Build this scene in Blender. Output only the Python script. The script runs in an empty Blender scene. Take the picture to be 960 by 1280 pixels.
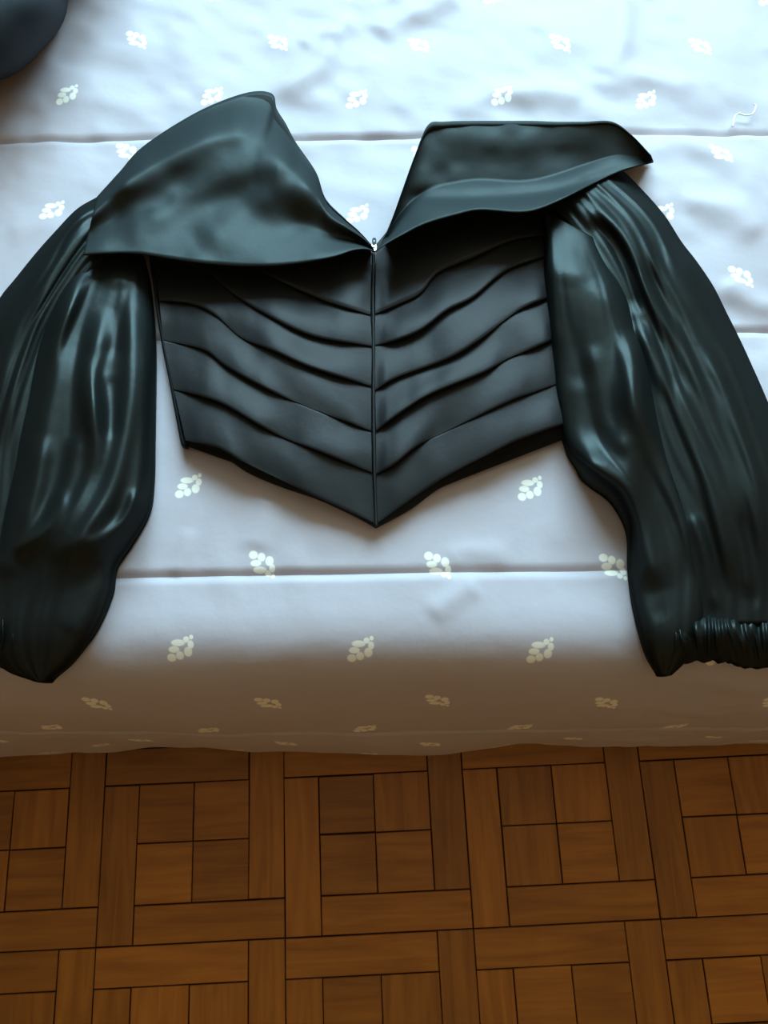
import bpy, math
import numpy as np
from mathutils import Vector

# ------------------------------------------------------------------ camera, sky, exposure
scene = bpy.context.scene
COL = scene.collection
F_PX, PITCH, CAM_Z = 980.0, math.radians(17.1), 1.26      # phone held over the bed edge, looking almost straight down
BED_Z = 0.50

cam_data = bpy.data.cameras.new('camera')
cam_data.sensor_fit = 'VERTICAL'
cam_data.sensor_height = 24.0
cam_data.lens = 24.0 * F_PX / 1280.0
cam_data.clip_start = 0.02
cam = bpy.data.objects.new('camera', cam_data)
cam.location = (0, 0, CAM_Z)
cam.rotation_euler = (PITCH, 0, 0)
COL.objects.link(cam)
scene.camera = cam

world = bpy.data.worlds.new('world')
scene.world = world
world.use_nodes = True
wn = world.node_tree
wn.nodes['Background'].inputs['Color'].default_value = (0.50, 0.86, 1.0, 1)
wn.nodes['Background'].inputs['Strength'].default_value = 32.5

# the window of the room (in the far wall); the portal only guides the sampling of the sky
WIN = dict(x0=-0.70, x1=1.20, z0=1.10, z1=2.50, y=1.95)
pl = bpy.data.lights.new('window_portal', 'AREA')
pl.shape = 'RECTANGLE'
pl.size = WIN['x1'] - WIN['x0']
pl.size_y = WIN['z1'] - WIN['z0']
pl.cycles.is_portal = True
po = bpy.data.objects.new('window_portal', pl)
po.location = ((WIN['x0'] + WIN['x1']) / 2, WIN['y'] + 0.14, (WIN['z0'] + WIN['z1']) / 2)
po.rotation_euler = (-math.pi / 2, 0, 0)
COL.objects.link(po)

scene.view_settings.view_transform = 'Standard'
scene.view_settings.look = 'None'
scene.view_settings.exposure = 0.0
scene.view_settings.gamma = 1.0
scene.view_settings.use_curve_mapping = False
scene.cycles.max_bounces = 8
scene.cycles.diffuse_bounces = 5
scene.cycles.glossy_bounces = 4
scene.cycles.transparent_max_bounces = 8
scene.cycles.caustics_reflective = False
scene.cycles.caustics_refractive = False
scene.cycles.sample_clamp_indirect = 6.0

# ------------------------------------------------------------------ helpers
CP, SP = math.cos(PITCH), math.sin(PITCH)


def at(px, py, z):
    """World point at height z seen at photograph pixel (px, py); arrays allowed."""
    px, py, z = np.asarray(px, float), np.asarray(py, float), np.asarray(z, float)
    x = (px - 480.0) / F_PX
    y = -(py - 640.0) / F_PX
    dy = y * CP + SP
    dz = y * SP - CP
    t = (z - CAM_Z) / dz
    return np.stack([x * t, dy * t, np.broadcast_to(z, t.shape)], -1)


def _hash(ix, iy, seed):
    h = np.sin(ix * 127.1 + iy * 311.7 + seed * 74.7) * 43758.5453
    return h - np.floor(h)


def noise(x, y, seed=0):
    """smooth value noise in -1..1"""
    x, y = np.asarray(x, float), np.asarray(y, float)
    ix, iy = np.floor(x), np.floor(y)
    fx, fy = x - ix, y - iy
    fx = fx ** 3 * (fx * (fx * 6 - 15) + 10)
    fy = fy ** 3 * (fy * (fy * 6 - 15) + 10)
    a, b = _hash(ix, iy, seed), _hash(ix + 1, iy, seed)
    c, d = _hash(ix, iy + 1, seed), _hash(ix + 1, iy + 1, seed)
    return 2 * ((a + (b - a) * fx) * (1 - fy) + (c + (d - c) * fx) * fy) - 1


def smooth01(t):
    t = np.clip(t, 0, 1)
    return t * t * (3 - 2 * t)


def spline(pts, n):
    """n+1 points along a Catmull-Rom curve through pts, one knot interval each an equal share"""
    p = np.array(pts, float)
    p = np.vstack([2 * p[0] - p[1], p, 2 * p[-1] - p[-2]])
    k = len(pts) - 1
    t = np.linspace(0, k, n + 1)
    i = np.minimum(t.astype(int), k - 1)
    f = (t - i)[:, None]
    p0, p1, p2, p3 = p[i], p[i + 1], p[i + 2], p[i + 3]
    return 0.5 * (2 * p1 + (p2 - p0) * f + (2 * p0 - 5 * p1 + 4 * p2 - p3) * f ** 2 + (3 * p1 - p0 - 3 * p2 + p3) * f ** 3)


def resample(pts, n):
    """the same, but evenly spaced along its length"""
    s = spline(pts, max(200, n * 4))
    d = np.r_[0, np.cumsum(np.hypot(*np.diff(s, axis=0).T))]
    t = np.linspace(0, d[-1], n + 1)
    return np.stack([np.interp(t, d, s[:, 0]), np.interp(t, d, s[:, 1])], -1)


def ridge(px, py, pts, amp, width, soft=1.0):
    """fold running along the polyline pts, a rounded crest of height amp (negative: a crease)"""
    q = spline(pts, (len(pts) - 1) * 4)
    best = np.full(px.shape, 1e9)
    tpos = np.zeros(px.shape)
    m = len(q) - 1
    for i in range(m):
        a, b = q[i], q[i + 1]
        v = b - a
        L = max(v @ v, 1e-9)
        t = np.clip(((px - a[0]) * v[0] + (py - a[1]) * v[1]) / L, 0, 1)
        d = (px - a[0] - t * v[0]) ** 2 + (py - a[1] - t * v[1]) ** 2
        tpos = np.where(d < best, (i + t) / m, tpos)
        best = np.minimum(best, d)
    fade = smooth01(tpos / 0.18 + 0.15) * smooth01((1 - tpos) / 0.18 + 0.15) if soft else 1.0
    return amp * fade * np.exp(-best / (width * width))


def mesh_obj(name, verts, faces, mat, parent=None, smooth=True):
    me = bpy.data.meshes.new(name)
    me.from_pydata([tuple(v) for v in verts], [], faces)
    me.update()
    if smooth:
        me.polygons.foreach_set('use_smooth', [True] * len(me.polygons))
    if mat:
        me.materials.append(mat)
    o = bpy.data.objects.new(name, me)
    COL.objects.link(o)
    if parent:
        o.parent = parent
    return o


def boxes(name, lst, mat, parent=None):
    v, f = [], []
    for (x0, x1, y0, y1, z0, z1) in lst:
        b = len(v)
        v += [(x0, y0, z0), (x1, y0, z0), (x1, y1, z0), (x0, y1, z0), (x0, y0, z1), (x1, y0, z1), (x1, y1, z1), (x0, y1, z1)]
        f += [tuple(b + i for i in q) for q in ((0, 3, 2, 1), (4, 5, 6, 7), (0, 1, 5, 4), (1, 2, 6, 5), (2, 3, 7, 6), (3, 0, 4, 7))]
    return mesh_obj(name, v, f, mat, parent, smooth=False)


def empty(name, label=None, cat=None, loc=(0, 0, 0)):
    o = bpy.data.objects.new(name, None)
    o.empty_display_size = 0.05
    o.location = loc
    COL.objects.link(o)
    if label:
        o['label'] = label
        o['category'] = cat
    return o


def keep(o, parent):
    """parent without moving (the parent's base is not at the origin)"""
    o.parent = parent
    o.matrix_parent_inverse = parent.matrix_basis.inverted()
    return o


# ------------------------------------------------------------------ materials
def new_mat(name):
    m = bpy.data.materials.new(name)
    m.use_nodes = True
    return m, m.node_tree, m.node_tree.nodes['Principled BSDF']


def simple(name, rgb, rough, spec=0.5, metallic=0.0):
    m, t, b = new_mat(name)
    b.inputs['Base Color'].default_value = (*rgb, 1)
    b.inputs['Roughness'].default_value = rough
    b.inputs['Specular IOR Level'].default_value = spec
    b.inputs['Metallic'].default_value = metallic
    return m


def node(t, typ, **kw):
    n = t.nodes.new(typ)
    for k, v in kw.items():
        setattr(n, k, v)
    return n


def mth(t, op, a, b=None):
    n = t.nodes.new('ShaderNodeMath')
    n.operation = op
    for i, v in enumerate((a, b)):
        if v is None:
            continue
        if isinstance(v, (int, float)):
            n.inputs[i].default_value = v
        else:
            t.links.new(v, n.inputs[i])
    return n.outputs[0]


def satin(name, rgb, tight, broad, rough, tint=(.92, 1.02, 1.03)):
    """dark satin: matt ground, a broad and a tighter sheen (cloth has no glassy edge glare)"""
    m = bpy.data.materials.new(name)
    m.use_nodes = True
    t = m.node_tree
    t.nodes.clear()
    out = node(t, 'ShaderNodeOutputMaterial')
    tc = node(t, 'ShaderNodeTexCoord')
    n1 = node(t, 'ShaderNodeTexNoise')
    n1.inputs['Scale'].default_value = 60
    n1.inputs['Detail'].default_value = 3
    t.links.new(tc.outputs['Object'], n1.inputs['Vector'])
    n2 = node(t, 'ShaderNodeTexNoise')
    n2.inputs['Scale'].default_value = 900
    n2.inputs['Detail'].default_value = 1
    t.links.new(tc.outputs['Object'], n2.inputs['Vector'])
    bp = node(t, 'ShaderNodeBump')
    bp.inputs['Strength'].default_value = 0.10
    bp.inputs['Distance'].default_value = 0.004
    t.links.new(n1.outputs['Fac'], bp.inputs['Height'])
    b2 = node(t, 'ShaderNodeBump')
    b2.inputs['Strength'].default_value = 0.12
    b2.inputs['Distance'].default_value = 0.0006
    t.links.new(n2.outputs['Fac'], b2.inputs['Height'])
    t.links.new(bp.outputs['Normal'], b2.inputs['Normal'])
    di = node(t, 'ShaderNodeBsdfDiffuse')
    di.inputs['Color'].default_value = (*rgb, 1)
    shaders = [di]
    for g, r in ((tight, rough), (broad, 0.62)):
        gl = node(t, 'ShaderNodeBsdfGlossy')
        gl.inputs['Color'].default_value = (g * tint[0], g * tint[1], g * tint[2], 1)
        gl.inputs['Roughness'].default_value = r
        shaders.append(gl)
    acc = None
    for sh in shaders:
        t.links.new(b2.outputs['Normal'], sh.inputs['Normal'])
        if acc is None:
            acc = sh
        else:
            ad = node(t, 'ShaderNodeAddShader')
            t.links.new(acc.outputs[0], ad.inputs[0])
            t.links.new(sh.outputs[0], ad.inputs[1])
            acc = ad
    t.links.new(acc.outputs[0], out.inputs['Surface'])
    return m


M_SATIN = satin('black_satin', (0.005, 0.006, 0.006), 0.0140, 0.0042, 0.37)
M_PLEAT = satin('black_pleat_satin', (0.009, 0.010, 0.011), 0.0055, 0.0095, 0.38, (1.12, 1.0, 1.02))
M_COLLAR = satin('black_stiff_satin', (0.010, 0.013, 0.015), 0.007, 0.017, 0.40)
M_LINING = simple('black_lining', (0.006, 0.006, 0.006), 0.8, 0.2)
M_METAL = simple('zip_metal', (0.75, 0.78, 0.8), 0.25, 0.5, 1.0)
M_ZIPBLACK = simple('zip_tape', (0.01, 0.01, 0.011), 0.6, 0.3)
M_THREAD = simple('white_thread', (0.85, 0.86, 0.85), 0.7, 0.3)
M_NAVY = simple('dark_navy_cloth', (0.010, 0.014, 0.020), 0.75, 0.25)
M_WALL = simple('warm_wall_paint', (0.40, 0.20, 0.085), 0.9, 0.2)
M_CEIL = simple('ceiling_paint', (0.46, 0.31, 0.20), 0.9, 0.2)
M_FRAME = simple('white_window_frame', (0.75, 0.74, 0.70), 0.4)

# thin window glass
M_GLASS = bpy.data.materials.new('window_glass')
M_GLASS.use_nodes = True
t = M_GLASS.node_tree
t.nodes.clear()
o_ = node(t, 'ShaderNodeOutputMaterial')
mx = node(t, 'ShaderNodeMixShader')
mx.inputs[0].default_value = 0.06
tr = node(t, 'ShaderNodeBsdfTransparent')
gl = node(t, 'ShaderNodeBsdfGlossy')
gl.inputs['Roughness'].default_value = 0.02
t.links.new(tr.outputs[0], mx.inputs[1])
t.links.new(gl.outputs[0], mx.inputs[2])
t.links.new(mx.outputs[0], o_.inputs['Surface'])


def bed_material():
    """mauve sateen with the woven leaf sprigs, laid out in the cloth's own coordinates (UV in metres)"""
    m, t, b = new_mat('mauve_sateen')
    uv = node(t, 'ShaderNodeUVMap', uv_map='cloth')
    sep = node(t, 'ShaderNodeSeparateXYZ')
    t.links.new(uv.outputs[0], sep.inputs[0])
    X, Y = sep.outputs[0], sep.outputs[1]
    ROW, DX = 0.0830, 0.1750
    tilt = -0.0227
    # cloth frame turned a little against the seams
    yy = mth(t, 'SUBTRACT', Y, mth(t, 'MULTIPLY', X, tilt))
    v = mth(t, 'ADD', mth(t, 'DIVIDE', mth(t, 'SUBTRACT', yy, 0.0955), ROW), 100.5)
    row = mth(t, 'FLOOR', v)
    par = mth(t, 'MODULO', row, 2.0)                       # 0: row A, 1: row B
    ly = mth(t, 'MULTIPLY', mth(t, 'SUBTRACT', mth(t, 'FRACT', v), 0.5), ROW)
    ly = mth(t, 'MULTIPLY', ly, mth(t, 'SUBTRACT', 1.0, mth(t, 'MULTIPLY', par, 2.0)))
    xs = mth(t, 'SUBTRACT', X, mth(t, 'MULTIPLY', par, DX / 2 - 0.010))
    xs = mth(t, 'ADD', xs, 0.0205)
    u = mth(t, 'ADD', mth(t, 'DIVIDE', xs, DX), 100.5)
    lx = mth(t, 'MULTIPLY', mth(t, 'SUBTRACT', mth(t, 'FRACT', u), 0.5), DX)
    loc = node(t, 'ShaderNodeCombineXYZ')
    t.links.new(lx, loc.inputs[0])
    t.links.new(ly, loc.inputs[1])
    k = 1.12 / 6.0 / 1215.0
    petals = [(175, 95, 38, 19), (148, 138, 30, 19), (130, 193, 25, 24), (183, 178, 22, 25), (236, 153, 23, 28),
              (226, 74, 17, 17), (254, 106, 17, 23), (258, 58, 11, 13)]
    acc = None
    for (cx, cy, rx, ry) in petals:
        sub = node(t, 'ShaderNodeVectorMath', operation='SUBTRACT')
        t.links.new(loc.outputs[0], sub.inputs[0])
        sub.inputs[1].default_value = ((cx - 192) * k, -(cy - 128) * k, 0)
        mul = node(t, 'ShaderNodeVectorMath', operation='MULTIPLY')
        t.links.new(sub.outputs[0], mul.inputs[0])
        mul.inputs[1].default_value = (0.86 / (rx * k), 0.86 / (ry * k), 0)
        ln = node(t, 'ShaderNodeVectorMath', operation='LENGTH')
        t.links.new(mul.outputs[0], ln.inputs[0])
        acc = ln.outputs['Value'] if acc is None else mth(t, 'MINIMUM', acc, ln.outputs['Value'])
    mr = node(t, 'ShaderNodeMapRange')
    mr.inputs['From Min'].default_value = 1.12
    mr.inputs['From Max'].default_value = 0.85
    t.links.new(acc, mr.inputs['Value'])
    mask = mr.outputs[0]
    mix = node(t, 'ShaderNodeMix', data_type='RGBA')
    mix.inputs['A'].default_value = (0.42, 0.365, 0.41, 1)
    mix.inputs['B'].default_value = (0.80, 0.73, 0.66, 1)
    t.links.new(mask, mix.inputs['Factor'])
    t.links.new(mix.outputs['Result'], b.inputs['Base Color'])
    rg = mth(t, 'ADD', mth(t, 'MULTIPLY', mask, 0.2), 0.46)
    t.links.new(rg, b.inputs['Roughness'])
    b.inputs['Specular IOR Level'].default_value = 0.10
    b.inputs['Sheen Weight'].default_value = 0.0
    # fine weave and soft creasing
    n1 = node(t, 'ShaderNodeTexNoise')
    n1.inputs['Scale'].default_value = 38
    n1.inputs['Detail'].default_value = 4
    t.links.new(uv.outputs[0], n1.inputs['Vector'])
    bp = node(t, 'ShaderNodeBump')
    bp.inputs['Strength'].default_value = 0.12
    bp.inputs['Distance'].default_value = 0.006
    t.links.new(n1.outputs['Fac'], bp.inputs['Height'])
    t.links.new(bp.outputs['Normal'], b.inputs['Normal'])
    return m


M_BED = bed_material()


def wood(name):
    m, t, b = new_mat(name)
    tc = node(t, 'ShaderNodeTexCoord')
    oi = node(t, 'ShaderNodeObjectInfo')
    mp = node(t, 'ShaderNodeMapping')
    mp.inputs['Scale'].default_value = (6, 70, 6)
    t.links.new(tc.outputs['Object'], mp.inputs['Vector'])
    off = node(t, 'ShaderNodeCombineXYZ')
    t.links.new(mth(t, 'MULTIPLY', oi.outputs['Random'], 40), off.inputs[0])
    t.links.new(mth(t, 'MULTIPLY', oi.outputs['Random'], 17), off.inputs[1])
    t.links.new(off.outputs[0], mp.inputs['Location'])
    n1 = node(t, 'ShaderNodeTexNoise')
    n1.inputs['Scale'].default_value = 1.0
    n1.inputs['Detail'].default_value = 5
    n1.inputs['Distortion'].default_value = 0.8
    t.links.new(mp.outputs[0], n1.inputs['Vector'])
    n2 = node(t, 'ShaderNodeTexNoise')
    n2.inputs['Scale'].default_value = 9.0
    n2.inputs['Detail'].default_value = 3
    geo = node(t, 'ShaderNodeNewGeometry')
    t.links.new(geo.outputs['Position'], n2.inputs['Vector'])
    cr = node(t, 'ShaderNodeValToRGB')
    cr.color_ramp.elements[0].position = 0.30
    cr.color_ramp.elements[0].color = (0.190, 0.066, 0.010, 1)
    cr.color_ramp.elements[1].position = 0.68
    cr.color_ramp.elements[1].color = (0.285, 0.108, 0.016, 1)
    t.links.new(n1.outputs['Fac'], cr.inputs[0])
    val = mth(t, 'ADD', mth(t, 'MULTIPLY', oi.outputs['Random'], 0.55), mth(t, 'MULTIPLY', n2.outputs['Fac'], 0.5))
    val = mth(t, 'ADD', val, 0.85)
    hs = node(t, 'ShaderNodeHueSaturation')
    t.links.new(cr.outputs[0], hs.inputs['Color'])
    t.links.new(val, hs.inputs['Value'])
    t.links.new(hs.outputs[0], b.inputs['Base Color'])
    b.inputs['Roughness'].default_value = 0.42
    b.inputs['Specular IOR Level'].default_value = 0.35
    bp = node(t, 'ShaderNodeBump')
    bp.inputs['Strength'].default_value = 0.15
    bp.inputs['Distance'].default_value = 0.001
    t.links.new(n1.outputs['Fac'], bp.inputs['Height'])
    t.links.new(bp.outputs['Normal'], b.inputs['Normal'])
    return m


M_WOOD = wood('oak_parquet')
M_GAP = simple('dark_joint', (0.030, 0.014, 0.006), 0.9, 0.1)

# ------------------------------------------------------------------ room shell
RX0, RX1, RY0, RY1, RH = -2.1, 1.9, -1.7, WIN['y'], 2.65


def structure(o):
    o['kind'] = 'structure'
    return o


floor = structure(boxes('floor', [(RX0, RX1, RY0, RY1, -0.06, -0.0022)], M_GAP))
structure(boxes('ceiling', [(RX0 - .2, RX1 + .2, RY0 - .2, RY1 + .2, RH, RH + .1)], M_CEIL))
structure(boxes('wall_left', [(RX0 - .15, RX0, RY0, RY1, -0.06, RH)], M_WALL))
structure(boxes('wall_right', [(RX1, RX1 + .15, RY0, RY1, -0.06, RH)], M_WALL))
structure(boxes('wall_front', [(RX0 - .15, RX1 + .15, RY0 - .15, RY0, -0.06, RH)], M_WALL))
structure(boxes('wall_back', [
    (RX0 - .15, WIN['x0'], RY1, RY1 + .18, -0.06, RH), (WIN['x1'], RX1 + .15, RY1, RY1 + .18, -0.06, RH),
    (WIN['x0'], WIN['x1'], RY1, RY1 + .18, -0.06, WIN['z0']), (WIN['x0'], WIN['x1'], RY1, RY1 + .18, WIN['z1'], RH)], M_WALL))
win = structure(empty('window_1', loc=((WIN['x0'] + WIN['x1']) / 2, RY1 + .08, WIN['z0'])))
w = WIN
xm = (w['x0'] + w['x1']) / 2
yf0, yf1 = RY1 + .06, RY1 + .11
keep(boxes('window_frame', [(w['x0'], w['x0'] + .05, yf0, yf1, w['z0'], w['z1']), (w['x1'] - .05, w['x1'], yf0, yf1, w['z0'], w['z1']),
                            (w['x0'], w['x1'], yf0, yf1, w['z0'], w['z0'] + .05), (w['x0'], w['x1'], yf0, yf1, w['z1'] - .05, w['z1']),
                            (xm - .03, xm + .03, yf0, yf1, w['z0'], w['z1'])], M_FRAME), win)
for a_, b_ in ((w['x0'] + .05, xm - .03), (xm + .03, w['x1'] - .05)):
    keep(boxes('window_pane', [(a_, b_, RY1 + .083, RY1 + .087, w['z0'] + .05, w['z1'] - .05)], M_GLASS), win)
keep(boxes('window_sill', [(w['x0'] - .04, w['x1'] + .04, RY1 - .06, RY1 + .06, w['z0'] - .03, w['z0'])], M_FRAME), win)

# ------------------------------------------------------------------ parquet: pinwheel blocks of four squares and four planks
T = 0.2720
SQ, PW = 0.306 * T, 0.194 * T
ANG = math.radians(2.6)
ORG = (-0.4265, 0.0045)


def plank_mesh(name, lx, ly):
    g, th, bv = 0.0007, 0.010, 0.0007
    hx, hy = lx / 2 - g, ly / 2 - g
    v = []
    for (ex, z) in ((0, -0.004), (0, -bv), (-bv, 0.0)):
        v += [(-hx - ex, -hy - ex, z), (hx + ex, -hy - ex, z), (hx + ex, hy + ex, z), (-hx - ex, hy + ex, z)]
    f = [(8, 9, 10, 11)]
    for r in (0, 4):
        for i in range(4):
            j = (i + 1) % 4
            f.append((r + i, r + j, r + 4 + j, r + 4 + i))
    me = bpy.data.meshes.new(name)
    me.from_pydata(v, [], f)
    me.materials.append(M_WOOD)
    return me


ME_PLANK = plank_mesh('parquet_plank', 2 * SQ + PW, PW)
ME_SQUARE = plank_mesh('parquet_square', SQ, SQ)
rng = np.random.default_rng(7)
# pieces of one block: mesh, centre (x right, y down), turned 90 degrees or not
LONG = 2 * SQ + PW
PIECES = [(ME_PLANK, LONG / 2, PW / 2, 0), (ME_PLANK, T - PW / 2, LONG / 2, 1),
          (ME_PLANK, T - LONG / 2, T - PW / 2, 0), (ME_PLANK, PW / 2, T - LONG / 2, 1)]
for i in (0, 1):
    for j in (0, 1):
        PIECES.append((ME_SQUARE, PW + SQ * (i + .5), PW + SQ * (j + .5), (i + j) % 2))
ca, sa = math.cos(ANG), math.sin(ANG)
blocks = [(i, j) for i in range(-9, 9) for j in range(-12, 8)]
near = [(i, j) for (i, j) in blocks if -2 <= i <= 4 and -1 <= j <= 3]      # 35 blocks, 280 pieces in and around the view
rest_v, rest_f = [], []
for (i, j) in blocks:
    for (me, cx, cy, turn) in PIECES:
        dx, dy = i * T + cx, -(j * T + cy)
        x, y = ORG[0] + dx * ca - dy * sa, ORG[1] + dx * sa + dy * ca
        rz = ANG + (math.pi / 2 if turn else 0)
        r1, r2, r3 = rng.normal(0, 0.0025), rng.normal(0, 0.0004), rng.uniform(-.0005, .0005)
        if me is ME_SQUARE and rng.random() < .3:
            rz += math.pi / 2
        if (i, j) in near:
            o = bpy.data.objects.new('parquet_plank' if me is ME_PLANK else 'parquet_square', me)
            o.location = (x, y, r3)
            o.rotation_euler = (r2, 0, rz + r1)
            o.scale = (1 - abs(r1) * 1.6, 1 - abs(r2) * 22, 1)
            COL.objects.link(o)
            o.parent = floor
        elif RX0 + .16 < x < RX1 - .16 and RY0 + .16 < y < RY1 - .16:
            b0 = len(rest_v)
            c_, s_ = math.cos(rz), math.sin(rz)
            rest_v += [(x + v.co.x * c_ - v.co.y * s_, y + v.co.x * s_ + v.co.y * c_, v.co.z) for v in me.vertices]
            rest_f += [tuple(b0 + q for q in p.vertices) for p in me.polygons]
ro = mesh_obj('parquet_blocks', rest_v, rest_f, M_WOOD, floor, smooth=False)
ro['kind'] = 'stuff'

# ------------------------------------------------------------------ bedspread
BROT = math.radians(0.9)
CB, SB = math.cos(BROT), math.sin(BROT)
SEAM0, SEAM_D = 0.171, 0.266
# profile over the bed's near edge: slope angle along the cloth (s = y on the flat top)
_s = np.arange(0.135, -0.52, -0.002)
_th = np.radians(np.interp(-_s, [-.135, -.115, -.055, .0, .08, .16, .6], [0, 10, 60, 71, 79, 86, 90]))
_py = 0.135 + np.r_[0, np.cumsum(-np.cos((_th[1:] + _th[:-1]) / 2) * .002)]
_pz = np.r_[0, np.cumsum(-np.sin((_th[1:] + _th[:-1]) / 2) * .002)]


def quilt(X, S, fine=True):
    """height of the quilted top below/above BED_Z in the bed's own frame"""
    d = (S - SEAM0) / SEAM_D
    fr = np.abs(d - np.round(d)) * SEAM_D
    h = -0.0025 * np.exp(-(fr / 0.05) ** 2)
    wr = 0.0035 * noise(X * 5 + 3, S * 5, 3)
    if not fine:
        return h + wr
    wob = 1 + 0.25 * noise(X * 14, S * 3, 5)
    h = h - 0.0038 * wob * np.exp(-(fr / 0.0040) ** 2)
    far = smooth01((S - 0.50) / 0.25)
    right = smooth01((X - 0.2) / 0.12)
    k = 0.25 + 1.0 * np.maximum(far, right * 0.8)
    wr = wr + 0.0026 * k * noise(X * 13 + S * 6, S * 15 - X * 4, 8) + 0.0011 * k * noise(X * 34, S * 42 + X * 12, 9)
    # puckers running into the seams
    wr = wr + 0.0011 * np.exp(-(fr / 0.035) ** 2) * noise(X * 42 + S * 9, S * 5, 12)
    return h + wr


def bed_xs(pts):
    q = np.array(pts, float)
    P = at(q[:, 0], q[:, 1], BED_Z)
    return np.stack([P[:, 0] * CB + P[:, 1] * SB, -P[:, 0] * SB + P[:, 1] * CB], -1)


WRINKLES = [(bed_xs(p), a, w_) for p, a, w_ in (
    ([(340, 122), (380, 100), (405, 78), (420, 40), (450, 15)], 0.007, 0.016),
    ([(375, 60), (400, 45), (430, 48)], 0.004, 0.012),
    ([(470, 45), (500, 25), (540, 8), (580, -5)], 0.007, 0.018),
    ([(770, -20), (778, 30), (768, 75), (745, 95)], 0.006, 0.016),
    ([(560, 140), (620, 122), (680, 118), (730, 130)], 0.005, 0.018),
    ([(740, 110), (800, 100), (870, 112)], 0.005, 0.018),
    ([(800, 190), (850, 178), (905, 200), (960, 240)], 0.006, 0.020),
    ([(850, 255), (900, 262), (950, 300)], 0.005, 0.016),
    ([(905, 350), (940, 380), (980, 385)], 0.004, 0.014),
    ([(10, 290), (60, 285), (110, 300)], 0.002, 0.02),
    ([(320, 690), (330, 650), (335, 620)], 0.0022, 0.014),
    ([(560, 700), (590, 690), (640, 695)], 0.0022, 0.012),
    ([(535, 770), (570, 745), (600, 730)], 0.0030, 0.012),
    ([(215, 720), (228, 690), (240, 660)], 0.0018, 0.008))]


def bed_world(X, S, fine=True):
    h = quilt(X, S, fine)
    for p, a, w_ in WRINKLES:
        h = h + ridge(X, S, p, a, w_)
    onside = S < 0.135
    y = np.where(onside, np.interp(-S, -_s, _py), S)
    z = np.where(onside, np.interp(-S, -_s, _pz), 0.0)
    th = np.where(onside, np.interp(-S, -_s, _th), 0.0)
    wav = smooth01((0.02 - S) / 0.3) * (0.010 * noise(X * 6.5 + 1.7, S * 1.2, 21) + 0.004 * noise(X * 15, S * 3, 22))
    y = y - h * np.sin(th) - wav
    z = BED_Z + z + h * np.cos(th)
    return np.stack([X * CB - y * SB, X * SB + y * CB, z], -1)


BX0, BX1, BS1 = -1.15, 1.0, 1.50
xs = np.concatenate([np.linspace(BX0, -0.56, 50, endpoint=False), np.linspace(-0.56, 0.56, 230, endpoint=False), np.linspace(0.56, BX1, 40)])
bedspread = empty('bedspread', 'mauve quilted satin bedspread woven with pale leaf sprigs', 'bedspread', (0, .3, 0))
S_END = -0.345
cuts = [BS1] + [SEAM0 + k * SEAM_D for k in (4, 3, 2, 1, 0, -1)] + [S_END]
hemz = None
for ci in range(len(cuts) - 1):
    s0, s1 = cuts[ci], cuts[ci + 1]
    n = max(6, int(abs(s0 - s1) / (0.0042 if s1 < 0.95 else 0.012)))
    # rows closer to the seams
    tt = np.linspace(0, 1, n + 1)
    tt = 0.75 * tt + 0.25 * smooth01(tt)
    ss = s0 + (s1 - s0) * tt
    gx, gs = np.meshgrid(xs, ss)
    P = bed_world(gx, gs)
    P[..., 2] = np.maximum(P[..., 2], 0.012)
    nx, ny = len(xs), len(ss)
    faces = [(r * nx + c, (r + 1) * nx + c, (r + 1) * nx + c + 1, r * nx + c + 1) for r in range(ny - 1) for c in range(nx - 1)]
    verts = list(P.reshape(-1, 3))
    uvs = list(zip(gx.ravel(), gs.ravel()))
    # the drops at head, foot and (first strip) far side
    for side in (0, nx - 1):
        col = [r * nx + side for r in range(ny)]
        b0 = len(verts)
        for q, c in enumerate(col):
            v = verts[c]
            verts.append(np.array([v[0] + (0.02 if side else -0.02), v[1], 0.012]))
            uvs.append((uvs[c][0] + (0.5 if side else -0.5), uvs[c][1]))
        for q in range(ny - 1):
            faces.append((col[q], b0 + q, b0 + q + 1, col[q + 1]) if not side else (col[q], col[q + 1], b0 + q + 1, b0 + q))
    if ci == 0:
        b0 = len(verts)
        for c in range(nx):
            v = verts[c]
            verts.append(np.array([v[0], v[1] + .02, 0.012]))
            uvs.append((uvs[c][0], uvs[c][1] + .5))
        for c in range(nx - 1):
            faces.append((c, c + 1, b0 + c + 1, b0 + c))
    o = mesh_obj('quilted_panel', verts, faces, M_BED)
    uvl = o.data.uv_layers.new(name='cloth')
    li = np.zeros(len(o.data.loops), int)
    o.data.loops.foreach_get('vertex_index', li)
    uvl.data.foreach_set('uv', np.array(uvs, float)[li].ravel())
    keep(o, bedspread)


def bed_base(px, py):
    """smooth height of the bed under a photograph pixel (for things that lie on it)"""
    P = at(px, py, BED_Z)
    X = P[..., 0] * CB + P[..., 1] * SB
    S = -P[..., 0] * SB + P[..., 1] * CB
    z = np.interp(-np.clip(S, -.05, 9), -_s, _pz)
    z = np.where(S > .135, 0, z)
    return BED_Z + quilt(X, S, False) + z * 0.8 + 0.003


def tube(name, pts, r, mat, sides=6):
    cu = bpy.data.curves.new(name, 'CURVE')
    cu.dimensions = '3D'
    cu.bevel_depth = r
    cu.bevel_resolution = 1
    sp = cu.splines.new('POLY')
    sp.points.add(len(pts) - 1)
    for p, q in zip(sp.points, pts):
        p.co = (*q, 1)
    tmp = bpy.data.objects.new(name, cu)
    COL.objects.link(tmp)
    dg = bpy.context.evaluated_depsgraph_get()
    me = bpy.data.meshes.new_from_object(tmp.evaluated_get(dg))
    bpy.data.objects.remove(tmp)
    me.name = name
    me.materials.clear()
    me.materials.append(mat)
    me.polygons.foreach_set('use_smooth', [True] * len(me.polygons))
    o = bpy.data.objects.new(name, me)
    COL.objects.link(o)
    return o


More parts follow.
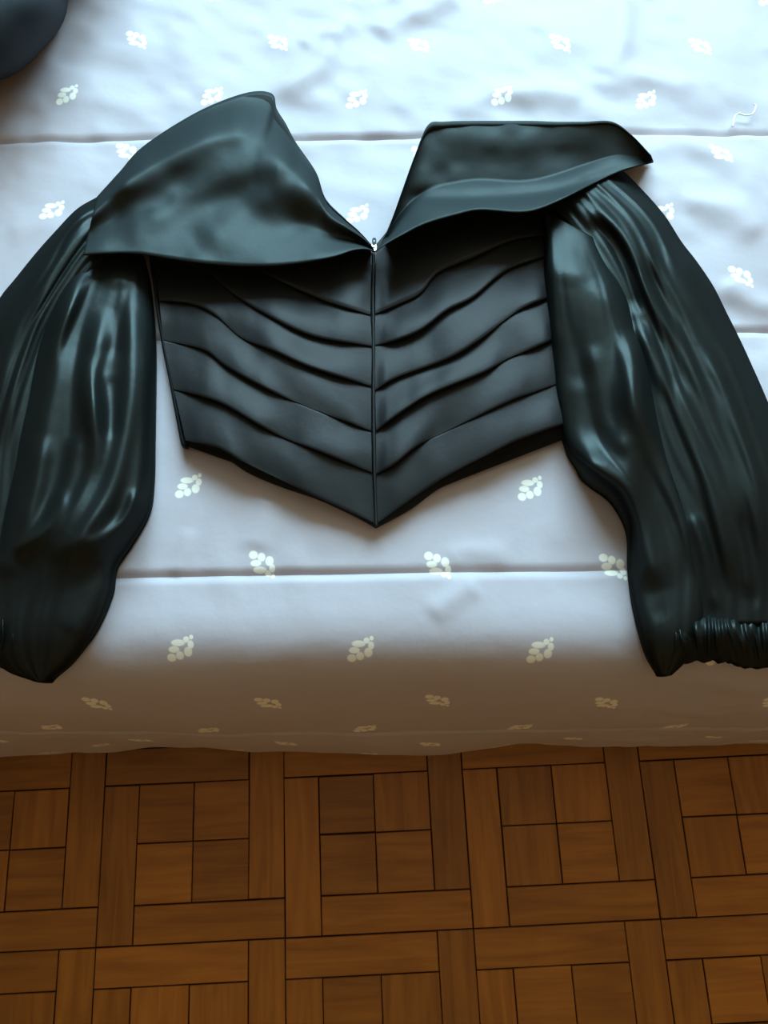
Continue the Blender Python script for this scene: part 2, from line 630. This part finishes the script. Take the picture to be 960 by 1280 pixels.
th2 = spline([(916, 158), (918, 147), (923, 142), (932, 144), (941, 142), (945, 133), (942, 130)], 40)
keep(tube('loose_thread', at(th2[:, 0], th2[:, 1], bed_base(th2[:, 0], th2[:, 1]) + .001), 0.0009, M_THREAD), bedspread)

# ------------------------------------------------------------------ the blouse
blouse = empty('blouse', 'black satin blouse with pleated pointed bodice, wide collar and puffed sleeves', 'blouse', (0, .35, BED_Z))


def sheet(name, A, B, zf, nu, nv, mat, parent=blouse, thick=0.0012, to_bed=False, even=True, u_pow=None, floor_z=0.0012):
    """cloth between the edge curves A and B (photograph pixels); zf(u, v, px, py) is its height over the bed"""
    a = resample(A, nv) if even else spline(A, nv)
    b = resample(B, nv) if even else spline(B, nv)
    u = np.linspace(0, 1, nu + 1)
    if to_bed:
        u = 0.5 - 0.5 * np.cos(np.pi * u) * (0.55 + 0.45 * np.abs(np.cos(np.pi * u)))
    U, V = np.meshgrid(u, np.linspace(0, 1, nv + 1))
    PX = a[:, None, 0] * (1 - U) + b[:, None, 0] * U
    PY = a[:, None, 1] * (1 - U) + b[:, None, 1] * U
    base = bed_base(PX, PY)
    Z = np.maximum(zf(U, V, PX, PY), floor_z)
    top = at(PX, PY, base + Z)
    bot = top.copy()
    if to_bed:
        bot[..., 2] = np.minimum(base + 0.0006, top[..., 2] - 0.0006)
    else:
        bot[..., 2] = top[..., 2] - thick
    R, Cn = nv + 1, nu + 1
    verts = list(top.reshape(-1, 3)) + list(bot.reshape(-1, 3))
    off = R * Cn
    idx = lambda r, c: r * Cn + c
    faces = []
    for r in range(nv):
        for c in range(nu):
            faces.append((idx(r, c), idx(r + 1, c), idx(r + 1, c + 1), idx(r, c + 1)))
            faces.append((off + idx(r, c), off + idx(r, c + 1), off + idx(r + 1, c + 1), off + idx(r + 1, c)))
    ring = [idx(0, c) for c in range(Cn)] + [idx(r, nu) for r in range(1, R)] + [idx(nv, c) for c in range(nu - 1, -1, -1)] + [idx(r, 0) for r in range(nv - 1, 0, -1)]
    for q in range(len(ring)):
        i, j = ring[q], ring[(q + 1) % len(ring)]
        faces.append((i, j, off + j, off + i))
    o = mesh_obj(name, verts, faces, mat)
    # outward normals whichever way A and B run
    import bmesh
    bm = bmesh.new()
    bm.from_mesh(o.data)
    bmesh.ops.recalc_face_normals(bm, faces=bm.faces)
    bm.to_mesh(o.data)
    bm.free()
    if parent is blouse:
        keep(o, blouse)
    else:
        o.parent = parent
    return o


# ---- bodice: shingled pleats meeting in a V at the front zip
def body_z(px, py):
    z = 0.012 + 0.008 * np.exp(-((px - 330) / 95) ** 2) + 0.008 * np.exp(-((px - 590) / 90) ** 2)
    z = z - 0.006 * smooth01((py - 560) / 90) - 0.009 * smooth01((410 - py) / 70)
    z = z + 0.0028 * noise(px / 44 + 2, py / 110 + px / 300, 31) + 0.0006 * noise(px / 24, py / 60, 32)
    return z


LEFT = [
    [(184, 300), (240, 300), (300, 300), (350, 298), (390, 297), (430, 300), (464, 316)],
    [(188, 308), (225, 311), (262, 316), (310, 331), (355, 353), (406, 375), (463, 393)],
    [(191, 322), (230, 328), (262, 341), (290, 365), (331, 391), (390, 419), (465, 432)],
    [(199, 375), (239, 379), (269, 393), (301, 421), (344, 439), (390, 459), (464, 482)],
    [(204, 424), (255, 437), (282, 457), (328, 483), (377, 505), (426, 524), (464, 538)],
    [(217, 486), (252, 495), (282, 506), (321, 529), (354, 546), (390, 560), (465, 590)],
    [(232, 550), (272, 559), (301, 575), (344, 596), (390, 618), (430, 636), (468, 653)],
]
RIGHT = [
    [(470, 316), (500, 284), (530, 262), (560, 250), (600, 244), (645, 244), (690, 246)],
    [(469, 392), (497, 380), (525, 366), (548, 340), (590, 322), (640, 300), (690, 292)],
    [(468, 431), (494, 425), (526, 412), (559, 387), (591, 371), (634, 337), (690, 317)],
    [(469, 487), (497, 471), (559, 448), (598, 425), (630, 400), (656, 383), (694, 368)],
    [(470, 538), (497, 518), (537, 493), (602, 466), (634, 448), (663, 436), (698, 421)],
    [(470, 592), (494, 579), (523, 556), (559, 538), (634, 502), (663, 491), (702, 477)],
    [(472, 653), (530, 612), (566, 590), (605, 570), (641, 552), (674, 540), (710, 527)],
]


def pleat(up, low, k, seed, dark=False):
    n = 90
    a, b = spline(up, n), spline(low, n)
    lift = np.linspace(0, 1, n + 1)
    # how far each lip stands open along the line
    gape = 0.0056 * (0.75 + 0.75 * noise(lift * 4.3 + seed, np.zeros(n + 1) + seed, 40 + seed))
    gape = gape * (0.35 + 0.65 * smooth01(lift / .10) * smooth01((1 - lift) / .10))
    rows = []
    N = 16
    ext = 0.14
    for r in range(N + 1):
        w_ = -ext + (1 + ext) * r / N
        p = a + (b - a) * w_
        z = body_z(p[:, 0], p[:, 1])
        rise = gape * (smooth01(np.clip(w_, 0, 1)) ** 1.3)
        roll = 0.0010 * math.sin(math.pi * min(1, max(0, w_))) if k else 0
        z = z + rise + roll - 0.0035 * (w_ < 0)
        rows.append((p, z))
    # the rolled lip of the pleat turns under
    p1 = b + (b - a) / np.maximum(np.hypot(*(b - a).T), 1)[:, None] * 1.2
    zl = body_z(b[:, 0], b[:, 1])
    rows.append((p1, zl + gape * 0.80))
    rows.append((p1, zl + gape * 0.35))
    p2 = b - (b - a) * 0.10
    rows.append((p2, zl + gape * 0.20 - .0005))
    P = np.stack([np.stack([r_[0][:, 0], r_[0][:, 1], r_[1]], -1) for r_ in rows])
    base = bed_base(P[..., 0], P[..., 1])
    Wd = at(P[..., 0], P[..., 1], base + np.maximum(P[..., 2], .0015))
    R, Cn = Wd.shape[:2]
    faces = [(r * Cn + c, (r + 1) * Cn + c, (r + 1) * Cn + c + 1, r * Cn + c + 1) for r in range(R - 1) for c in range(Cn - 1)]
    o = mesh_obj('pleat', list(Wd.reshape(-1, 3)), faces, M_PLEAT)
    keep(o, blouse)
    return o


for half, sd in ((LEFT, 3), (RIGHT, 11)):
    for k in range(len(half) - 1):
        pleat(half[k], half[k + 1], 1, sd + k)

# back of the bodice and its lining showing along the hem
HEM_L = [(229, 556), (252, 563), (278, 570), (311, 591), (351, 608), (397, 624), (443, 645), (470, 660)]
HEM_R = [(470, 660), (512, 637), (548, 611), (584, 595), (620, 574), (656, 561), (692, 552), (712, 548)]
sheet('bodice_back', [(184, 300), (192, 362), (199, 378), (204, 424), (217, 486), (226, 540), (229, 556)] ,
      [(466, 330), (466, 380), (466, 430), (466, 480), (467, 540), (468, 600), (470, 640)],
      lambda u, v, x, y: 0.004 + 0 * u, 20, 30, M_LINING)
sheet('bodice_back', [(467, 330), (467, 380), (467, 430), (467, 480), (467, 540), (468, 600), (470, 640)],
      [(690, 246), (690, 317), (694, 368), (698, 421), (702, 477), (708, 520), (712, 546)],
      lambda u, v, x, y: 0.004 + 0 * u, 20, 30, M_LINING)
sheet('hem_lining', [(226, 540), (252, 545), (278, 552), (305, 570), (348, 592), (393, 612), (436, 632), (468, 648)], HEM_L,
      lambda u, v, x, y: 0.0085 - 0.006 * u ** 2 + 0.001 * noise(x / 14, y / 14, 50), 8, 90, M_LINING, thick=.002)
sheet('hem_lining', [(470, 648), (508, 622), (546, 594), (582, 576), (618, 558), (654, 544), (688, 530), (710, 520)], HEM_R,
      lambda u, v, x, y: 0.0085 - 0.006 * u ** 2 + 0.001 * noise(x / 14, y / 14, 51), 8, 90, M_LINING, thick=.002)
# side seam binding on the left
sheet('side_seam', [(190, 345), (194, 380), (201, 425), (213, 486), (224, 545), (227, 557)],
      [(194, 345), (198, 380), (206, 425), (218, 486), (230, 545), (234, 557)],
      lambda u, v, x, y: 0.011 + 0.004 * np.sin(np.pi * u) - .004 * v, 6, 60, M_LINING, to_bed=True)

# front zip: tape, and the slider with its pull at the neckline
zp = sheet('zipper', [(464.5, 316), (464, 360), (464, 400), (464.5, 450), (464.5, 500), (465, 550), (466, 600), (468, 657)],
           [(469.5, 316), (469, 360), (469, 400), (469.5, 450), (469.5, 500), (470, 550), (471, 600), (472.5, 657)],
           lambda u, v, x, y: body_z(x, y) + 0.0055 * np.sin(np.pi * u) - .0005 + .004 * smooth01((v - .02) / .1) - .004, 6, 120, M_ZIPBLACK)
P0 = at(467.5, 311, BED_Z + 0.024)


def ring_mesh(name, outer, inner, z0, z1, mat):
    n = len(outer)
    v = [(x, y, z0) for x, y in outer] + [(x, y, z0) for x, y in inner] + [(x, y, z1) for x, y in outer] + [(x, y, z1) for x, y in inner]
    f = []
    for i in range(n):
        j = (i + 1) % n
        f += [(i, i + n, j + n, j), (2 * n + i, 2 * n + j, 3 * n + j, 3 * n + i), (i, j, 2 * n + j, 2 * n + i), (n + i, 3 * n + i, 3 * n + j, n + j)]
    return mesh_obj(name, v, f, mat, smooth=False)


def oval(cx, cy, rx, ry, n=20, p=2.6):
    r = []
    for i in range(n):
        a = 2 * math.pi * i / n
        c, s = math.cos(a), math.sin(a)
        r.append((cx + rx * math.copysign(abs(c) ** (2 / p), c), cy + ry * math.copysign(abs(s) ** (2 / p), s)))
    return r


sl = ring_mesh('zipper_slider', oval(P0[0], P0[1] + .001, .0030, .0046), oval(P0[0], P0[1] + .001, .0007, .0010), P0[2] - .002, P0[2] + .0015, M_METAL)
sl.parent = zp
pt = ring_mesh('zipper_pull', oval(P0[0] + .0002, P0[1] + .0085, .0024, .0042), oval(P0[0] + .0002, P0[1] + .0092, .0011, .0017), P0[2] + .0008, P0[2] + .0022, M_ZIPBLACK)
pt.parent = zp


# ---- collars: stiff wide wings, folded down, lower edges standing clear of the bodice
def collar_left_z(u, v, px, py):
    # u: 0 on the upper edge, 1 on the lower edge
    z = 0.016 + 0.030 * smooth01(u / .28) - 0.014 * smooth01((u - .28) / .4) + 0.014 * smooth01((u - .6) / .4)
    z = z - 0.012 * smooth01((px - 380) / 90)
    z = z + ridge(px, py, [(130, 240), (190, 205), (250, 175), (320, 140)], 0.010, 26)
    z = z + ridge(px, py, [(130, 290), (200, 265), (270, 225), (330, 205), (370, 215)], 0.008, 22)
    z = z + ridge(px, py, [(250, 310), (300, 270), (350, 240), (400, 245)], 0.006, 24)
    z = z + 0.0035 * noise(px / 60, py / 50, 61) + 0.0012 * noise(px / 25, py / 25, 62)
    return z


# the wing is swept from its outer (left) end to the neckline point
CLU = [(121, 246), (150, 214), (175, 186), (220, 155), (265, 131), (312, 115), (340, 117), (346, 136), (357, 154), (370, 178), (395, 215), (407, 248), (430, 272), (450, 290), (467, 309)]
CLL = [(104, 318), (124, 317), (148, 316), (175, 317), (207, 322), (240, 327), (270, 330), (300, 332), (335, 332), (370, 329), (396, 325), (420, 320), (440, 313), (455, 311), (468, 313)]
c1 = sheet('collar', CLU, CLL, collar_left_z, 44, 110, M_COLLAR, even=False, thick=.0018)


def collar_right_z(u, v, px, py):
    z = 0.044 - 0.018 * np.clip(u / .66, 0, 1) + 0 * px
    # the crease where the lower band turns over
    z = z + ridge(px, py, [(500, 246), (570, 248), (650, 244), (705, 236), (775, 213)], -0.007, 9)
    z = z + 0.030 * np.clip((u - .66) / .34, 0, 1) * (1 - smooth01((px - 700) / 90))
    z = z + 0.006 * smooth01((px - 720) / 90)
    z = z + ridge(px, py, [(540, 165), (640, 175), (760, 165)], 0.004, 22)
    z = z + 0.0025 * noise(px / 50 + 4, py / 45, 63) + 0.0008 * noise(px / 22, py / 22, 64)
    return z


CRU = [(484, 292), (502, 240), (520, 190), (535, 156), (555, 152), (595, 151), (630, 151), (665, 151), (695, 152), (730, 152), (765, 152), (790, 169), (814, 194)]
CRL = [(470, 313), (482, 305), (500, 295), (530, 280), (570, 268), (600, 262), (645, 265), (670, 262), (700, 250), (740, 230), (770, 216), (790, 209), (817, 202)]
c2 = sheet('collar', CRU, CRL, collar_right_z, 44, 110, M_COLLAR, even=False, thick=.0018)


def stand(upper, lower, zf):
    # the turned-under half of the collar that carries its folded upper edge
    up, lo = np.array(upper, float), np.array(lower, float)
    inner = up + (lo - up) * .45
    sheet('collar_stand', [tuple(q) for q in up + (lo - up) * .02], [tuple(q) for q in inner],
          lambda u, v, x, y: (zf(u * 0, v, x, y) - .004) * (1 - smooth01(u * 1.3)) + .006, 14, 80, M_LINING, even=False)


stand(CLU, CLL, lambda u, v, x, y: 0.016 + 0 * x)
stand(CRU, CRL, lambda u, v, x, y: 0.046 + 0 * x)

# ---- sleeves
def fold(px, py, pts, a, w_, k=0.75):
    return ridge(px, py, pts, a * k, w_ * 1.15)


def puff(u, p=2.6):
    return np.sqrt(np.clip(1 - np.abs(2 * u - 1) ** p, 0, 1))


def gathers(u, v, k, seed, warp=.5):
    ph = warp * noise(u * 3 + seed, v * 2.2, seed) + .25 * noise(v * 6, u * 5, seed + 1)
    w1 = np.sin(2 * np.pi * (k * u + ph))
    w2 = np.sin(2 * np.pi * (k * 1.9 * u + 1.7 * ph + .3))
    return 0.7 * w1 * np.abs(w1) ** .3 + .35 * w2


def ls_rear(u, v, px, py):
    z = 0.030 * puff(u, 2.2) * (0.95 + 0.2 * smooth01(v / .4)) * (1 - .5 * smooth01((v - .85) / .15))
    for pts, a in (([(122, 254), (92, 283), (62, 325), (35, 380), (12, 440), (-8, 520)], .007),
                   ([(120, 268), (90, 305), (62, 350), (40, 410), (20, 480), (5, 560)], .007),
                   ([(112, 250), (80, 282), (48, 322), (22, 375), (-5, 440)], .005)):
        z = z + fold(px, py, pts, a, 8)
    return z + 0.0015 * gathers(u, v, 4, 71) * puff(u)


s1 = sheet('sleeve',
           [(130, 242), (118, 248), (95, 262), (70, 288), (45, 316), (20, 347), (0, 372), (-25, 415), (-48, 480), (-62, 560), (-66, 640), (-60, 700), (-50, 752)],
           [(165, 320), (150, 330), (130, 345), (112, 365), (95, 395), (82, 430), (72, 470), (65, 520), (60, 570), (50, 630), (35, 690), (20, 730), (10, 765)],
           ls_rear, 70, 130, M_SATIN, to_bed=True, even=False)


def ls_front(u, v, px, py):
    z = 0.008 + 0.030 * puff(u, 2.6) * (0.60 + 0.5 * smooth01(v / .35)) * (1 - .50 * smooth01((v - .66) / .34))
    for pts, a, w_ in (
            ([(104, 330), (88, 375), (72, 430), (60, 510), (42, 610), (15, 700)], .010, 15),
            ([(136, 385), (122, 430), (114, 470), (117, 512), (122, 560), (108, 608), (72, 658), (25, 705)], .011, 12),
            ([(162, 360), (166, 430), (164, 500), (150, 575), (126, 636), (98, 672), (55, 698)], .012, 13),
            ([(182, 380), (184, 470), (176, 570), (164, 640), (135, 678), (95, 700)], .006, 9),
            ([(52, 540), (44, 610), (22, 680), (-5, 720)], .007, 13),
            ([(98, 540), (88, 590), (66, 640), (30, 690)], .007, 10),
            ([(150, 705), (120, 755), (90, 800)], .004, 16),
            ([(148, 350), (144, 400), (140, 450)], -.003, 14),
            ([(172, 610), (158, 645), (132, 668), (100, 684)], .006, 7),
            ([(82, 610), (66, 645), (44, 672), (15, 690)], .006, 7),
            ([(140, 470), (141, 510), (138, 550)], -.003, 10)):
        z = z + fold(px, py, pts, a, w_)
    # the lit shoulder where the cloth rolls out from under the collar
    z = z + 0.010 * smooth01((py - 322) / 75) * np.exp(-((px - 88) / 26) ** 2) * (1 - smooth01((py - 395) / 90)) * smooth01((126 - (py - 330) * .42 - px) / 16)
    z = z + 0.010 * smooth01((py - 440 - (px - 115) * .6) / 70) * np.exp(-((px - 116) / 13) ** 2) * (1 - smooth01((py - 510) / 90))
    z = z + 0.012 * smooth01((py - 590 + (px - 110) * .55) / 65) * np.exp(-((px - 100) / 38) ** 2) * (1 - smooth01((py - 672 + (px - 110) * .4) / 60))
    z = z + 0.0007 * gathers(u, v, 4, 77) * puff(u) + .0008 * noise(px / 30, py / 60, 78)
    return z


sheet('sleeve_front', [(106, 312), (80, 338), (55, 373), (40, 408), (29, 440), (19, 478), (10, 515), (0, 555), (-12, 620), (-22, 690), (-28, 745), (-24, 800), (4, 836), (42, 852)],
      [(178, 316), (186, 350), (191, 395), (192, 440), (191, 490), (191, 545), (190, 600), (184, 640), (162, 678), (142, 708), (136, 742), (118, 785), (88, 826), (58, 851)],
      ls_front, 90, 170, M_SATIN, parent=s1, to_bed=True, even=False)


def frill(z0, crest, k, seed):
    def zf(u, v, px, py):
        # v runs along the elastic, u from elastic to frill edge
        prof = z0 + (crest - z0) * np.sin(np.pi * np.clip(u, 0, 1) ** .85) * (1 + .35 * noise(v * 5, u * .6, seed + 5))
        ph = .9 * noise(v * 6, u * 1.2, seed)
        g = np.sin(2 * np.pi * (k * v + ph)) * .0026 * (1 + .8 * noise(v * 7, u * .5, seed + 3))
        g = g + .0014 * np.sin(2 * np.pi * (k * 2.3 * v + .8 * noise(v * 9, u, seed + 1)))
        return np.maximum(prof + g * np.sin(np.pi * np.clip(u * .8 + .2, 0, 1)), .002)
    return zf


def jag(pts, n, amp, seed):
    p = resample(pts, n)
    r = np.random.default_rng(seed)
    p[1:-1, 1] += r.normal(0, amp, n - 1)
    return [tuple(q) for q in p]


cu1 = sheet('cuff_frill', [(-70, 770), (-50, 764), (-30, 758), (-10, 755), (10, 756), (28, 764)],
            jag([(-78, 800), (-55, 814), (-35, 821), (-15, 828), (5, 835), (30, 846)], 34, 1.2, 4),
            frill(.014, .030, 7, 81), 22, 170, M_SATIN, parent=s1, to_bed=True)


def rs_rear(u, v, px, py):
    z = 0.034 * puff(u, 2.4) * (0.95 + 0.15 * smooth01(v / .35)) * (1 - .45 * smooth01((v - .8) / .2))
    for pts, a, w_ in (
            ([(728, 250), (750, 267), (780, 297), (797, 327), (807, 357), (827, 393), (853, 433), (880, 490), (915, 570), (945, 660), (955, 730)], .014, 11),
            ([(770, 225), (810, 270), (845, 330), (880, 400), (920, 480), (955, 570), (985, 660)], .006, 11),
            ([(755, 240), (795, 290), (830, 345), (865, 410), (905, 490), (940, 580), (968, 680)], .007, 9),
            ([(790, 400), (815, 440), (840, 500), (870, 570), (900, 660), (918, 740)], .010, 10),
            ([(845, 470), (875, 540), (905, 620), (930, 700), (938, 750)], .007, 8),
            ([(840, 300), (872, 350), (905, 420), (935, 500), (965, 590), (985, 680)], .007, 8),
            ([(868, 340), (900, 400), (930, 470), (965, 560), (990, 650)], -.005, 7),
            ([(800, 320), (828, 370), (862, 440), (900, 530), (930, 620), (948, 710)], -.006, 7),
            ([(820, 470), (845, 530), (872, 600), (895, 690), (905, 760)], -.005, 7),
            ([(880, 430), (915, 510), (945, 600), (962, 690), (968, 760)], .006, 8),
            ([(865, 640), (885, 700), (895, 765)], .005, 8),
            ([(925, 640), (938, 700), (942, 765)], -.004, 6),
            ([(735, 275), (765, 300), (785, 345), (797, 395)], -.008, 10)):
        z = z + fold(px, py, pts, a, w_)
    return z + 0.0012 * gathers(u, v, 6, 91) * puff(u)


s2 = sheet('sleeve',
           [(668, 256), (690, 280), (715, 315), (735, 360), (745, 410), (755, 460), (765, 510), (775, 560), (790, 610), (810, 660), (825, 710), (835, 750), (842, 778)],
           [(772, 206), (800, 234), (830, 268), (852, 302), (872, 328), (892, 358), (907, 388), (922, 418), (937, 450), (963, 510), (992, 590), (1012, 690), (1010, 780)],
           rs_rear, 90, 170, M_SATIN, to_bed=True, even=False)


def rs_front(u, v, px, py):
    e = puff(u, 2.8)
    yt = 264 + (px - 680) * .52
    z = 0.010 + 0.024 * e * (1 - .35 * smooth01((v - .85) / .15))
    # the tip of the armhole stands up: steep lit face first, then a long dark fall
    z = z + (0.016 * smooth01((py - yt) / 75) - 0.020 * smooth01((py - yt - 66) / 170)) * (0.35 + .65 * e)
    for pts, a, w_ in (
            ([(790, 410), (796, 450), (798, 500), (812, 540), (832, 590), (856, 650), (872, 720)], .013, 15),
            ([(722, 585), (752, 592), (785, 625), (806, 680), (822, 740)], .015, 17),
            ([(682, 275), (684, 310), (687, 370), (692, 440)], .007, 9),
            ([(738, 430), (750, 480), (758, 530), (785, 570)], .005, 11),
            ([(722, 340), (722, 410), (726, 490)], -.004, 18),
            ([(775, 640), (806, 720), (826, 780)], -.003, 10)):
        z = z + fold(px, py, pts, a, w_)
    # the two lit hollows lower down
    z = z + 0.019 * smooth01((py - 395 - (px - 787) * .8) / 125) * np.exp(-((px - 790) / 24) ** 2) * (1 - smooth01((py - 530) / 150))
    z = z + 0.013 * smooth01((py - 532 - (px - 740) * .3) / 55) * np.exp(-((px - 742) / 30) ** 2) * (1 - smooth01((py - 592) / 70))
    return z + 0.0006 * gathers(u, v, 3, 97) * e * smooth01(v / .3) + .0006 * noise(px / 24, py / 50, 98)


sheet('sleeve_front',
      [(678, 262), (682, 300), (683, 340), (687, 395), (691, 450), (698, 508), (712, 562), (745, 592), (774, 618), (789, 655), (788, 700), (792, 745), (801, 785), (812, 820), (826, 843)],
      [(752, 302), (766, 330), (784, 362), (796, 400), (808, 438), (822, 480), (838, 530), (852, 580), (865, 630), (876, 680), (884, 725), (884, 762), (876, 795), (858, 826), (840, 844)],
      rs_front, 80, 170, M_SATIN, parent=s2, to_bed=True, even=False)

cu2 = sheet('cuff_frill', [(838, 776), (860, 770), (885, 766), (915, 768), (950, 770), (1012, 772)],
            jag([(845, 836), (860, 828), (885, 825), (915, 828), (940, 834), (1015, 832)], 40, 1.3, 5),
            frill(.012, .027, 8, 83), 22, 190, M_SATIN, parent=s2, to_bed=True)

# ------------------------------------------------------------------ dark cloth bundle at the far left of the bed
ctr = np.array([-120.0, -110.0])
out = [(86, -5), (82, 20), (72, 40), (55, 60), (38, 78), (20, 92), (0, 100), (-60, 118), (-150, 110), (-250, 60), (-300, -60), (-260, -180), (-140, -260), (0, -250), (110, -190), (170, -130), (130, -70), (98, -38)]
ol = resample(out + [out[0]], 120)[:-1]
NR = 26
bv = []
for r in range(NR + 1):
    q = math.sin(.5 * math.pi * r / NR)
    p = ctr + (ol - ctr) * q
    zz = 0.13 * math.sqrt(max(0, 1 - q ** 3.0))
    zz = zz * (1 + .15 * noise(p[:, 0] / 110, p[:, 1] / 100, 101)) + .004 * noise(p[:, 0] / 45, p[:, 1] / 60, 102) * (1 - q ** 4)
    bv.append(at(p[:, 0], p[:, 1], bed_base(p[:, 0], p[:, 1]) + .006 + np.maximum(zz, 0)))
bv = np.stack(bv)
n = bv.shape[1]
bf = [(r * n + c, r * n + (c + 1) % n, (r + 1) * n + (c + 1) % n, (r + 1) * n + c) for r in range(NR) for c in range(n)]
bo = mesh_obj('cloth_bundle', list(bv.reshape(-1, 3)), bf, M_NAVY)
bo['label'] = 'dark navy cloth bundle lying at the far left corner of the bed'
bo['category'] = 'clothing'
